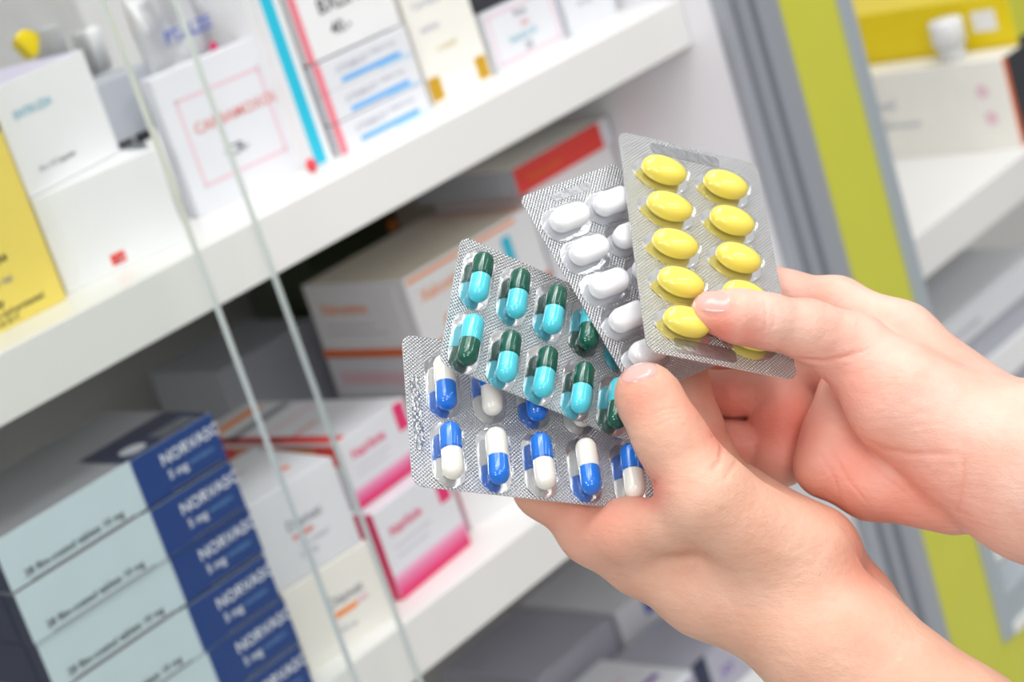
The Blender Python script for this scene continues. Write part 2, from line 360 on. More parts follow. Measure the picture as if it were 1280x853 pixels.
# gold-square carton
p, yaw, wd = seat((543, 133), (617, 97), ZU)
carton('medicine_carton', 'tall white carton with two gold squares along its foot', p, yaw, (wd, .05, .13), CREAM,
       [RC('gold_square', .0005, .002, .011, .0165, GOLD), RC('gold_square', wd - .0115, .002, wd - .0015, .0165, GOLD), T(TX, .016, .030, .006, 'o zunal', PGOLD), T(TX, .008, .044, .006, 'tablets', LINK),
        T(TX, .006, .059, .0075, 'Carvidol', LINK), T(TX, .005, .076, .009, 'Zumel', PGOLD)])
# pink-outlined carton
p, yaw, wd = seat((624, 92), (708, 50), ZU); hh = height(598, 20, p)
t = .0016
carton('medicine_carton', 'small white carton outlined in pale pink under a black carton', p, yaw, (wd, .07, hh), WHITE2,
       [RC('frame_line', .003, .003, wd - .003, .003 + t, PINKI), RC('frame_line', .003, hh - .003 - t, wd - .003, hh - .003, PINKI), RC('frame_line', .003, .003, .003 + t, hh - .003, PINKI), RC('frame_line', wd - .003 - t, .003, wd - .003, hh - .003, PINKI),
        T(TX, .028, hh * .74, .006, 'Rosa', GINK), T(TX, .032, hh * .56, .005, 'plus', REDI), T(TX, .018, hh * .36, .006, 'femitral 20', TEALI), T(TX, .03, hh * .16, .007, '28', GINK)])
carton('medicine_carton', 'black carton lying on the pink-outlined white carton', p + Vector((0, .004, hh + .0005)), yaw, (wd * .74, .06, .022), BLACK)
p, yaw, wd = seat((716, 45), (778, 15), ZU); yaw = 0
carton('medicine_carton', 'plain white carton with faint grey lettering right of the pink-outlined carton', p, yaw, (wd, .08, .062), WHITE2,
       [T(TX, .012, .030, .008, 'Lomine', LINK), T(TX, .012, .016, .005, '100 tabs', LINK)])
# ------------------------------------------------------------------ lower shelf
YN = float(atZ(395, 858, ZL)[1]); xr = .5812; NW = .1445; NH = .0281
order = ['bottom', 'fifth from the top', 'fourth from the top', 'third from the top', 'second from the top', 'topmost']
jit = [0, .0012, -.0008, .0010, -.0006, .0002]
first = None
for k in range(6):
    lab = 'navy and pale blue carton, %s of its stack of six' % order[k]
    if first is None:
        bl = .057
        first = carton('medicine_carton', lab, Vector((xr - NW, YN, ZL)), 0, (NW, .095, NH - .0005), PALEB,
            [RC('navy_panel', NW - bl, .0002, NW - .0002, NH - .0008, NAVY), T(TX, NW - bl + .0175, .0155, .0088, 'NORVASC', WINK), T(TX, NW - bl + .019, .0072, .0066, '5 mg', WINK), T(TX, NW - bl + .034, .0085, .0038, 'amlodipine', LBINK),
             RC(ST, NW - bl + .018, .0006, NW - .004, .0014, SEAM), RC(ST, .012, .0004, NW - bl - .008, .0012, SEAM), T(TX, .010, .0035, .0055, '28 film-coated tablets 10 mg', INK)],  # SEAM strips are no print: they paint the shadow of the gap below
            top=[RC('navy_panel', NW - bl - .004, .0003, NW - .0003, .040, DNAVY), RC('white_patch', NW - .030, .004, NW - .006, .018, WINK), ('disc', 'white_patch', NW - bl + .012, .012, .0075, GREYC)],
            mside=DNAVY, group='navy and pale blue cartons in a stack', mtop=paper('grey_blue_card', (150, 152, 158)))
    else:
        o = first.copy(); COL.objects.link(o); o['label'] = lab
        o.location = (xr - NW + jit[k], YN + jit[-k], ZL + k * NH)
        for ch in first.children:
            if k < 5 and ch.name.startswith('white_patch'): continue
            c = ch.copy(); COL.objects.link(c); c.parent = o
for ch in list(first.children):
    if ch.name.startswith('white_patch'): bpy.data.objects.remove(ch)
q = atY(32, 850, YN)
for k, (lb, hh) in enumerate((('lower', .024), ('upper', .022))):
    carton('medicine_carton', 'plain white carton left of the navy stack, %s of two' % lb, Vector((q[0] - .075 - k * .003, YN + .004, ZL + k * .0245)), 0, (.078, .08, hh), WHITE2, mtop=GREYC)
# white pair with orange line
p, yaw, wd = seat((389, 842), (493, 772), ZL); hd = height(354, 742, p)
def diane(h_, lv): return [T(TX, wd * .40, h_ * .52, .0085, 'Diamet', GINK), RC(ST, wd * .43, h_ * .38, wd * .68, h_ * .45, ORA), RC(ST, wd * .68, h_ * .40, wd * .82, h_ * .46, PINKI), T(TX, wd * .42, h_ * .2, .0042, '500 mg', LINK)]
carton('medicine_carton', 'white carton with an orange line, lower of the pair right of the navy stack', p, yaw, (wd, .08, hd), CREAM, diane(hd, 0))
p2 = p + Vector((-.002, .002, hd + .0006)); h2 = height(314, 628, p2 + Vector((0, .002, 0)))
carton('medicine_carton', 'white carton with an orange line, upper of the pair right of the navy stack', p2, yaw, (wd, .08, h2), WHITE2,
       [T(TX, wd * .32, h2 * .52, .0085, 'Diamet', GINK), RC(ST, wd * .35, h2 * .41, wd * .58, h2 * .46, REDI), T(TX, wd * .40, h2 * .30, .0045, 'film coated', LINK), T(TX, wd * .36, h2 * .2, .0042, '500 mg', LINK)],
       top=[('disc', 'orange_dot', wd * .72, .022, .003, DORA), RC(ST, .004, .05, wd * .6, .052, LINK)])
# pink pair
p, yaw, wd = seat((503, 752), (577, 680), ZL); hp = height(466, 643, p)
def pinkprints(wd, h_): 
    it = [T(TX, wd * .12, h_ * .66, .0088, 'Nairlinie', MAG), RC(ST, wd * .12, h_ * .52, wd * .62, h_ * .535, LINK), RC(ST, wd * .12, h_ * .42, wd * .55, h_ * .435, LINK), RC('magenta_tab', wd * .80, h_ * .60, wd * .95, h_ * .99, MAG)]
    for k in range(6):
        f_ = k / 5
        it.append(RC('magenta_band', .0005, h_ * (.045 * k + .004), wd - .0005, h_ * (.045 * (k + 1) + .004), paper('magenta_ink_blend', tuple(int(a + (b_ - a) * f_) for a, b_ in zip((225, 30, 100), (238, 175, 205))))))
    return it
carton('medicine_carton', 'white and magenta carton with a pink band, lower of the leaning pair', p, .08, (wd, .10, hp), WHITE2, pinkprints(wd, hp), mside=paper('pink_card', (225, 60, 115)))
zt = ZL + hp + .0006
p2, yaw2, wd2 = seat((451, 638), (520, 578), zt); ht2 = height(419, 556, p2)
lp = [RC('red_band', .002, ht2 * .66, .138, ht2 * .95, RED), RC('orange_band', .05, ht2 * .82, .12, ht2 * .95, ORA)]
carton('medicine_carton', 'white and magenta carton with a red banded end, upper of the leaning pair', p2, .06, (wd2, .14, ht2), WHITE2, pinkprints(wd2, ht2), left=lp,
       top=[RC('red_band', .0005, .002, .010, .138, RED), RC('orange_band', .003, .05, .007, .12, ORA), RC(ST, .01, .07, wd2 * .9, .074, PINKI), RC(ST, .006, .045, wd2 * .5, .048, REDI), RC(ST, .003, .095, wd2 * .95, .104, GINK), RC(ST, .004, .118, wd2 * .9, .128, ORA)])
p, yaw, wd = seat((590, 664), (652, 621), ZL)
carton('medicine_carton', 'plain white carton behind the left hand on the lower shelf', p, yaw, (wd, .10, .042), WHITE)
# deeper row: orange-topped carton on a pile
YO = .93
a = Vector(atY(503, 350, YO)); bq = Vector(atY(662, 258, YO)); wo = bq.x - a.x
ho = a.z - float(atX(433, 447, a.x)[2]); zo = a.z - ho; do = .10
carton('medicine_carton', 'white carton with orange lettering and orange stripes behind the turquoise capsules', Vector((a.x, YO, zo)), 0, (wo, do, ho), WHITE,
       [RC(ST, .002, ho - .005, wo * .86, ho - .0025, ORA), T(TX, .010, ho * .62, .011, 'Xalcoxime', ORA), ('disc', 'orange_dot', .030, ho * .22, .0065, DORA), ('disc', 'orange_dot', .050, ho * .26, .0055, DORA), RC('blue_mark', wo * .72, ho * .45, wo * .79, ho * .80, CYAN), RC(ST, 0, .0003, wo, .005, DORA)],
       left=[T(TX, .012, ho * .60, .0105, 'Xalcoxime', ORA), RC(ST, .012, ho * .42, .06, ho * .435, LINK), RC(ST, .012, ho * .32, .07, ho * .335, LINK), RC(ST, 0, .0003, do, .006, DORA)], mtop=paper('beige_card', (232, 224, 208)))
hz = (zo - ZL) / 3
for k in range(3):
    carton('medicine_carton', 'white carton in the pile under the orange-striped carton, %s of three' % ['bottom', 'middle', 'top'][k], Vector((a.x + .004, YO + .006, ZL + k * hz)), 0, (wo - .01, .10, hz - .0005), (WHITE2, LAV, WHITE2)[k],
           left=[RC(ST, .01, hz * .3, .08, hz * .6, PINKI)])
# red carton on its own pile near the side panel
YR = .925
a2 = Vector(atY(640, 213, YR)); b2 = Vector(atY(756, 170, YR)); wr = b2.x - a2.x; hr = .019
carton('medicine_carton', 'white topped carton with a red front above the white tablets', Vector((a2.x, YR, a2.z - hr)), 0, (1.047 - a2.x, .10, hr), RED,
       [T(TX, .012, .006, .009, 'Redoxone', DORA), RC(ST, 1.047 - a2.x - .012, .0002, 1.0466 - a2.x, hr - .0002, WHITE2)], mtop=CREAM, mside=GREYC)
hz2 = (a2.z - hr - ZL) / 4
for k in range(4):
    carton('medicine_carton', 'plain pale carton under the red fronted carton, %s of four' % ['lowest', 'second lowest', 'second highest', 'highest'][k], Vector((max(a2.x + .004, a.x + wo + .003), YR + .004, ZL + k * hz2)), 0, (1.0465 - max(a2.x + .004, a.x + wo + .003), .095, hz2 - .0005), (WHITE2, GREYC, WHITE2, WHITE)[k])
# dark things at the back
for nm, u, v, y, sx, sz, mm, lb in (('medicine_carton', 392, 352, 1.10, .11, .11, DGREEN, 'dark carton with red and amber dots deep behind the orange-striped carton'), ('medicine_carton', 285, 500, 1.10, .095, .07, GREYC, 'grey carton deep on the lower shelf behind the navy stack'), ('medicine_carton', 560, 245, 1.04, .055, .035, paper('dull_beige_card', (190, 180, 165)), 'dull beige carton deep behind the red fronted carton')):
    q = atY(u, v, y)
    it = [('disc', 'red_dot', .075, .083, .008, RED), ('disc', 'amber_dot', .052, .078, .009, GOLD), ('disc', 'amber_dot', .09, .097, .005, ORA)] if mm is DGREEN else []
    z0 = ZL if mm is not DGREEN else ZL + .0
    hgt = (q[2] - ZL) + sz * .3
    if mm is DGREEN:
        hgt = sz + .035; it = [(i[0], i[1], i[2], i[3] + .035, i[4], i[5]) for i in it]
    carton(nm, lb, Vector((q[0], y, z0)), 0, (sx, .08, hgt), mm, it)

# ------------------------------------------------------------------ bottom shelf
q = atY(862, 838, .90)
carton('medicine_carton', 'white carton with an orange and purple print on its top, below the left wrist', Vector((q[0] - .16, .90, ZB)), 0, (.16, .085, q[2] - ZB), WHITE2,
       [RC(ST, .14, .004, .158, q[2] - ZB - .006, PURP)], top=[RC(ST, .10, .012, .135, .020, ORA), RC(ST, .125, .020, .150, .026, PURP), RC(ST, .11, .045, .14, .050, PINKI)])
carton('medicine_carton', 'navy and grey carton right of the white carton with orange and purple print', Vector((q[0] + .006, .905, ZB)), 0, (.075, .075, q[2] - ZB - .004), LAV,
       [RC('navy_panel', .002, .004, .018, .04, DNAVY), T(TX, .03, .012, .012, 'XV', PURP)])
q = atZ(690, 805, ZB); carton('medicine_carton', 'lavender grey carton at the back of the bottom shelf', Vector((.872, .995, ZB)), 0, (.092, .10, .058), LAV)
carton('medicine_carton', 'white carton with a blue mark at the back of the bottom shelf', Vector((.968, .992, ZB)), 0, (.078, .10, .060), WHITE2, [RC('blue_mark', .032, .040, .048, .056, BLUEI)])

# ------------------------------------------------------------------ neighbouring cabinet at the right
zr = -.459
yq = .846; wx, wz = float(atY(1252, 73, yq)[0]), float(atY(1252, 73, yq)[2])
carton('medicine_carton', 'white sided carton with an orange edge on the shelf of the lime green cabinet', Vector((wx, yq, zr)), 0, (.036, .25, wz - zr), BLACK,
       [RC('orange_edge', .0002, .0003, .006, wz - zr - .0003, DORA)],
       left=[T(TX, .10, .045, .014, 'Vitarol', LINK), T(TX, .12, .028, .008, 'effervescent', LINK), ('disc', 'pale_mark', .225, .052, .006, PINKI), ('disc', 'pale_mark', .228, .028, .006, PINKI)], mside=CREAM, mtop=CREAM, flap=False)
bq = atX(1196, 88, wx + .017)
bottle('pill_bottle', 'small white bottle with a round cap standing on the orange edged carton', wx + .017, float(bq[1]), wz + .0005, .0115, .035, FROST, WHITE, .0145, .021)
yx = wx + .042
hy = float(atX(1150, 8, yx)[2]) - zr
carton('storage_box', 'tall bright yellow box beside the orange edged carton', Vector((yx, .852, zr)), 0, (.09, .30, hy), LIME,
       [RC('dark_panel', .001, .02, .06, wz - zr + .004, BLACK)], left=[RC('white_patch', .262, hy - .030, .285, hy - .012, WHITE)], mside=BRIGHTY, mtop=BRIGHTY, flap=False)
z_ = -.742
for k in range(7):
    m_ = (WHITE2, GREYC, WHITE2, LAV, WHITE, GREYC, WHITE2)[k]
    q = atY(1185, 470, .87)
    carton('medicine_carton', 'pale flat carton under the right cabinet shelf, %s of seven' % ('lowest', 'second from below', 'third from below', 'middle', 'third from the top', 'second from the top', 'topmost')[k], Vector((1.225 + .006 * (k % 3), .862 + .004 * (k % 2), z_)), -.03, (.24, .13, .0265), m_,
           [RC(ST, .02, .008, .09, .013, REDI)] if k == 3 else [RC(ST, .02, .008, .12, .012, LINK)], group='flat cartons under the right shelf'); z_ += .027
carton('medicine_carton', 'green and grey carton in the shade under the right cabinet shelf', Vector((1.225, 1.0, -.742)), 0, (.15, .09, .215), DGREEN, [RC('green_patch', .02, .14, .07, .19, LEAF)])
q = atY(1235, 705, .86)
carton('medicine_carton', 'white carton low in the lime green cabinet, right of the wrist', Vector((q[0] - .03, .8400, -.742)), 0, (.12, .010, .07), WHITE)

# ------------------------------------------------------------------ blister packs
def cam2w(c): return Vector((R @ np.array(c)).tolist())
def pack_matrix(o, ea, eb, nn, k=1.0):
    o = [x * k for x in o]
    M = np.array([ea, [-x for x in eb], nn]).T
    M = R @ M; o = R @ np.array(o)
    return Matrix([[*M[0], o[0]], [*M[1], o[1]], [*M[2], o[2]], [0, 0, 0, 1]])
def rounded(x0, y0, x1, y1, r, n=7):
    pts = []
    for cx, cy, a0 in ((x1 - r, y1 - r, 0), (x0 + r, y1 - r, 90), (x0 + r, y0 + r, 180), (x1 - r, y0 + r, 270)):
        for k in range(n + 1):
            a = math.radians(a0 + 90 * k / n); pts.append((cx + r * math.cos(a), cy + r * math.sin(a)))
    return pts
def slab(pts, z0, z1):
    b = bmesh.new(); lo = [b.verts.new((x, y, z0)) for x, y in pts]; hi = [b.verts.new((x, y, z1)) for x, y in pts]; n = len(pts)
    for i in range(n): f = b.faces.new((lo[i], lo[(i + 1) % n], hi[(i + 1) % n], hi[i])); f.material_index = 1
    f = b.faces.new(lo[::-1]); f.material_index = 1
    b.faces.new(hi); return b
def outline(kind, a, b_, n=40):
    """half extents a (long, local x) and b_ (across); stadium or ellipse."""
    P = []
    for k in range(n):
        t = 2 * math.pi * k / n
        if kind == 'ellipse': P.append((a * math.cos(t), b_ * math.sin(t)))
        else:
            s = a - b_; P.append(((s if math.cos(t) > 0 else -s) + b_ * math.cos(t), b_ * math.sin(t)))
    return P
def dome_bm(kind, a, b_, H):
    bm = bmesh.new(); rings = []
    lev = [(1.5, .0), (1.12, .06), (.55, .16), (.28, .35)] + [(0, .5)] + [(-1, t) for t in (20, 40, 58, 74)]
    prof = [(1.3, .02), (.75, .05), (.3, .14), (.08, .32), (0.0, .5)]
    for off, z in prof: rings.append([bm.verts.new((x, y, z * H)) for x, y in outline(kind, a + off * .001, b_ + off * .001)])
    for t in (22, 42, 60, 76):
        c = math.cos(math.radians(t)); z = .5 + .5 * math.sin(math.radians(t)); k = b_ * (1 - c)
        rings.append([bm.verts.new((x, y, z * H)) for x, y in outline(kind, a - k, b_ - k)])
    for r0, r1 in zip(rings, rings[1:]):
        n = len(r0)
        for i in range(n): bm.faces.new((r0[i], r0[(i + 1) % n], r1[(i + 1) % n], r1[i]))
    bm.faces.new(rings[-1])
    fl = [bm.verts.new((x, y, .00004)) for x, y in outline(kind, a + .0010, b_ + .0010)]; f = bm.faces.new(fl); f.material_index = 1
    return bm
def lathe_x(prof, seg=28, zc=0):
    bm = bmesh.new(); rings = []
    for x, r in prof: rings.append([bm.verts.new((x, r * math.cos(2 * math.pi * k / seg), zc + r * math.sin(2 * math.pi * k / seg))) for k in range(seg)])
    for r0, r1 in zip(rings, rings[1:]):
        for i in range(seg): bm.faces.new((r0[i], r1[i], r1[(i + 1) % seg], r0[(i + 1) % seg]))
    bm.faces.new(rings[0]); bm.faces.new(rings[-1][::-1])
    bmesh.ops.recalc_face_normals(bm, faces=bm.faces)
    return bm
def hemi(x0, r, L, d):      # profile of one closed capsule half: open end at x0, round end towards d
    pr = [(x0, r * .96), (x0 + d * .00025, r), (x0 + d * (L - r), r)]
    for t in range(12, 91, 13): pr.append((x0 + d * (L - r + r * math.sin(math.radians(t))), max(r * math.cos(math.radians(t)), 1e-5)))
    return pr
def caplet_bm(kind, a, b_, H, band):
    bm = bmesh.new(); rings = []
    for t in (-84, -66, -48, -30, -14, 14, 30, 48, 66, 84):
        c = math.cos(math.radians(abs(t) - 14 if abs(t) > 14 else 0)); k = b_ * (1 - c) * .98; sg = 1 if t > 0 else -1
        z = sg * (band / 2 + (H - band) / 2 * math.sin(math.radians(max(0, abs(t) - 14) * 90 / 70)))
        rings.append([bm.verts.new((x, y, z)) for x, y in (outline(kind, a - k, b_ - k) if kind != 'ellipse' else [(x * (b_ - k) / b_, y * (b_ - k) / b_) for x, y in outline(kind, a, b_)])])
    for r0, r1 in zip(rings, rings[1:]):
        n = len(r0)
        for i in range(n): bm.faces.new((r0[i], r0[(i + 1) % n], r1[(i + 1) % n], r1[i]))
    bm.faces.new(rings[0][::-1]); bm.faces.new(rings[-1])
    return bm
def child(name, proto, parent, M):
    o = bpy.data.objects.new(name, proto); COL.objects.link(o); o.parent = parent; o.matrix_local = M; return o
def mesh_of(name, bm, mats, smooth=True):
    me = bpy.data.meshes.new(name); bm.normal_update(); bm.to_mesh(me); bm.free()
    for m in mats: me.materials.append(m)
    if smooth:
        for p_ in me.polygons: p_.use_smooth = True
    return me
PACKS = {}
def blister(label, fr_, ext, r, group='blister packs held in the hands'):
    M = pack_matrix(*fr_); PACKS[label] = fr_
    x0, y0, x1, y1 = [e * .001 for e in ext]      # y measured downwards in the pack
    bm = slab(rounded(x0, -y1, x1, -y0, r * .001), -.00032, 0)
    k_ = fr_[4] if len(fr_) > 4 else 1.0
    M = M @ Matrix.Scale(k_, 4)
    o = link('blister_pack', bm, [FOIL, FOILB], mw=M)
    return tag(o, label, 'blister pack', group)
def stamp(pack, x0, y0, x1, y1, m=STAMP):
    bm = slab(rounded(x0 * .001, -y1 * .001, x1 * .001, -y0 * .001, min(.0014, (abs(y1 - y0)) * .00045, abs(x1 - x0) * .00045)), -.0001, .00016)
    for f in bm.faces: f.material_index = 0
    link('embossed_stamp', bm, m, pack)
def capsule_pack(pack, cells, L, rad, axis, mats2):
    """cells: (x mm, y mm, flipped) ; axis angle of the capsule's first half in the pack's plane."""
    dome = mesh_of('pocket', dome_bm('stadium', L / 2 + .0010, rad + .0009, rad * 2 + .0012), [DOME, FOILS])
    halves = {}
    for fl in (0, 1):
        A, B_ = (mats2 if not fl else mats2[::-1])
        halves[fl] = (mesh_of('capsule', lathe_x(hemi(-.0005, rad * .965, L / 2 + .0003, -1)), [B_]), mesh_of('capsule_cap', lathe_x(hemi(-.0012 if fl else .0, rad, L / 2 + (.0012 if fl else 0), 1)), [A]))
        
    for x, y, fl in cells:
        Mz = Matrix.Translation((x * .001, -y * .001, 0)) @ Matrix.Rotation(axis, 4, 'Z')
        child('pocket', dome, pack, Mz)
        Mc = Matrix.Translation((x * .001 + random.uniform(-.0002, .0002), -y * .001, rad + .0002)) @ Matrix.Rotation(axis + random.uniform(-.02, .02), 4, 'Z')
        c = child('capsule', halves[fl][0], pack, Mc); k = child('capsule_cap', halves[fl][1], c, Matrix.Identity(4))
def tablet_pack(pack, cells, kind, a, b_, H, band, axis, m):
    dome = mesh_of('pocket', dome_bm(kind, a + .0011, b_ + .0011, H + .0012), [DOME, FOILS]); tb = mesh_of('tablet', caplet_bm(kind, a, b_, H, band), [m])
    for x, y in cells:
        Mz = Matrix.Translation((x * .001, -y * .001, 0)) @ Matrix.Rotation(axis, 4, 'Z'); child('pocket', dome, pack, Mz)
        child('tablet', tb, pack, Matrix.Translation((x * .001, -y * .001, H / 2 + .0002)) @ Matrix.Rotation(axis + random.uniform(-.04, .04), 4, 'Z'))
FY = ((.0496, .0552, -.6664), (.9237, -.1812, -.3376), (.0652, -.7939, .6045), (.3776, .5804, .7216))
FW = ((.0174, .0384, -.6421), (.7928, .3175, -.5202), (.4872, -.8430, .2280), (.3662, .4342, .8231), 1.016)
FT = ((-.0113, .0187, -.6209), (.8609, -.3693, -.35), (-.1267, -.8219, .5554), (.4928, .4338, .7543), 1.018)
FB = ((-.0218, -.0143, -.6162), (.9291, -.1279, -.3469), (.0906, -.8309, .5489), (.3584, .5415, .7605), 1.016)
PB = blister('silver blister pack of blue and cream capsules, lowest of the fan', FB, (-12, -18, 70, 36.5), 4)
capsule_pack(PB, [(15.01 * i, 24.45 * j, (i + j + 1) % 2) for j in (0, 1) for i in range(5)], .0188, .0034, math.pi / 2, (CBLUE, CW))
stamp(PB, -10.3, -3, -7.2, 24)
PT = blister('silver blister pack of turquoise and dark green capsules', FT, (-7.5, -14.5, 61.5, 34), 3.5)
capsule_pack(PT, [(13.31 * i, 23.79 * j, {(0, 1): 1, (3, 0): 1, (4, 1): 1}.get((i, j), 0)) for j in (0, 1) for i in range(5)], .0176, .00335, math.pi / 2, (CGREEN, CTEAL))
PW = blister('silver blister pack of white oblong tablets', FW, (-11, -13.5, 30.5, 63), 3)
tablet_pack(PW, [(18.15 * i, 12.69 * j) for j in range(5) for i in (0, 1)], 'stadium', .0072, .0039, .0062, .002, 0, PWHITE)
stamp(PW, 0, -10.6, 16, -7.8, STAMPF)
PY = blister('silver blister pack of yellow oval tablets, uppermost of the fan', FY, (-13.8, -17, 39.6, 76.5), 4)
tablet_pack(PY, [(23.2 * i, 16.07 * j) for j in range(5) for i in (0, 1)], 'ellipse', .0080, .0051, .0062, .0016, -.10, PYEL)
stamp(PY, -4, 69, 18, 74.5, STAMPF); stamp(PY, -2, -15, 24, -10.5, STAMPF)

# ------------------------------------------------------------------ hands
def C3(u, v, z): return np.array([(u - CX) * z / F, -(v - CY) * z / F, -z])     # camera space, millimetres
def sdf_mesh(groups, vox, pad=4, ksub=()):
    """groups: list of (k_in, k_out, [(pointA, rA, pointB, rB), ...]); returns vertices and quads of the zero level (surface nets)."""
    lo = np.min([np.minimum(a - ra, b - rb) for _, _, ps in groups for a, ra, b, rb in ps], 0) - pad
    hi = np.max([np.maximum(a + ra, b + rb) for _, _, ps in groups for a, ra, b, rb in ps], 0) + pad
    n = np.ceil((hi - lo) / vox).astype(int) + 1
    D = np.full(n, 30., np.float32)
    def smin(a, b, k):
        h = np.clip(.5 + .5 * (b - a) / k, 0, 1); return b + (a - b) * h - k * h * (1 - h)
    def put(T_, prim, k):
        a, ra, b, rb = prim; m = max(ra, rb) + 14
        i0 = np.maximum(((np.minimum(a, b) - m - lo) / vox).astype(int), 0); i1 = np.minimum(((np.maximum(a, b) + m - lo) / vox).astype(int) + 1, n)
        sl = tuple(slice(i, j) for i, j in zip(i0, i1))
        ax = [(lo[d] + np.arange(i0[d], i1[d]) * vox).astype(np.float32) for d in range(3)]
        X_, Y_, Z_ = ax[0][:, None, None] - a[0], ax[1][None, :, None] - a[1], ax[2][None, None, :] - a[2]
        ba = b - a; L2 = max(float(ba @ ba), 1e-6)
        t = np.clip((X_ * ba[0] + Y_ * ba[1] + Z_ * ba[2]) / L2, 0, 1)
        d = np.sqrt((X_ - t * ba[0]) ** 2 + (Y_ - t * ba[1]) ** 2 + (Z_ - t * ba[2]) ** 2) - (ra + (rb - ra) * t)
        T_[sl] = smin(T_[sl], d.astype(np.float32), k)
    for ki, ko, ps in groups:
        T_ = np.full(n, 30., np.float32)
        for p_ in ps: put(T_, p_, ki)
        D = smin(D, T_, ko)
    # surface nets
    S = D < 0
    c = np.zeros(n - 1, np.uint8)
    for dx in (0, 1):
        for dy in (0, 1):
            for dz in (0, 1): c += S[dx:n[0] - 1 + dx, dy:n[1] - 1 + dy, dz:n[2] - 1 + dz]
    act = (c > 0) & (c < 8); idx = np.full(n - 1, -1, np.int64); ijk = np.argwhere(act); idx[act] = np.arange(len(ijk))
    acc = np.zeros((len(ijk), 3)); cnt = np.zeros(len(ijk))
    corners = [(x, y, z) for x in (0, 1) for y in (0, 1) for z in (0, 1)]
    val = {cr: D[tuple((ijk + cr).T)].astype(float) for cr in corners}
    for c0 in corners:
        for ax in range(3):
            if c0[ax] == 0:
                c1 = list(c0); c1[ax] = 1; c1 = tuple(c1); a, b = val[c0], val[c1]; m = (a < 0) != (b < 0)
                t = np.where(m, a / np.where(m, a - b, 1), 0)
                pt = np.tile(np.array(c0, float), (len(ijk), 1)); pt[:, ax] += t
                acc[m] += pt[m]; cnt[m] += 1
    V = lo + (ijk + acc / cnt[:, None]) * vox
    Q = []
    for ax in range(3):
        o1, o2 = [(1, 2), (2, 0), (0, 1)][ax]
        s0 = [slice(1, n[d] - 1) for d in range(3)]; s0[ax] = slice(0, n[ax] - 1); s1 = list(s0); s1[ax] = slice(1, n[ax])
        A, B = S[tuple(s0)], S[tuple(s1)]; e = np.argwhere(A != B); base = e.copy()
        for d in range(3):
            if d != ax: base[:, d] += 1
        inside = A[tuple(e.T)]
        def cell(d1, d2):
            q = base.copy(); q[:, o1] -= d1; q[:, o2] -= d2; return idx[tuple(q.T)]
        q = np.stack([cell(1, 1), cell(0, 1), cell(0, 0), cell(1, 0)], 1); q[~inside] = q[~inside][:, ::-1]; Q.append(q)
    return V, np.concatenate(Q)
def smooth_mesh(V, Q, it, lam=.5):
    E = np.concatenate([Q[:, [0, 1]], Q[:, [1, 2]], Q[:, [2, 3]], Q[:, [3, 0]]])
    for _ in range(it):
        s = np.zeros_like(V); c = np.zeros(len(V))
        for d in range(3): s[:, d] = np.bincount(E[:, 0], V[E[:, 1], d], len(V)) + np.bincount(E[:, 1], V[E[:, 0], d], len(V))
        c = np.bincount(E[:, 0], minlength=len(V)) + np.bincount(E[:, 1], minlength=len(V))
        V = V + lam * (s / c[:, None] - V)
    return V
def vnormals(V, Q):
    fn = np.cross(V[Q[:, 2]] - V[Q[:, 0]], V[Q[:, 3]] - V[Q[:, 1]]); N = np.zeros_like(V)
    for k in range(4):
        for d in range(3): N[:, d] += np.bincount(Q[:, k], fn[:, d], len(V))
    return N / np.maximum(np.linalg.norm(N, axis=1), 1e-9)[:, None]
def to_px(V): return CX + F * V[:, 0] / -V[:, 2], CY - F * V[:, 1] / -V[:, 2]
def crease(V, Q, lines):
    N = vnormals(V, Q); u, v = to_px(V); view = -V / np.linalg.norm(V, axis=1)[:, None]; facing = (N * view).sum(1) > .15
    disp = np.zeros(len(V))
    for pts, wpx, dep in lines:
        pts = np.array(pts, float); best = np.full(len(V), 1e9)
        bb = (u > pts[:, 0].min() - 12) & (u < pts[:, 0].max() + 12) & (v > pts[:, 1].min() - 12) & (v < pts[:, 1].max() + 12) & facing
        ids = np.where(bb)[0]
        if not len(ids): continue
        P_ = np.stack([u[ids], v[ids]], 1); L_ = 0; seg = np.linalg.norm(np.diff(pts, axis=0), axis=1); tot = seg.sum(); b = np.full(len(ids), 1e9); par = np.zeros(len(ids))
        for a, c, sl in zip(pts, pts[1:], seg):
            d = c - a; t = np.clip(((P_ - a) @ d) / (d @ d), 0, 1); ds = np.linalg.norm(P_ - a - t[:, None] * d, axis=1)
            m = ds < b; b[m] = ds[m]; par[m] = (L_ + t[m] * sl) / tot; L_ += sl
        near = b < 4 * wpx
        if near.any():
            zf = -V[ids, 2]; zmin = np.percentile(zf[near], 10)
            fade = np.clip(np.minimum(par, 1 - par) * 6 + .25, 0, 1)
            disp[ids] += np.where(near & (zf < zmin + 10), -dep * fade * np.exp(-(b / wpx) ** 2), 0)
    return V + N * disp[:, None], disp
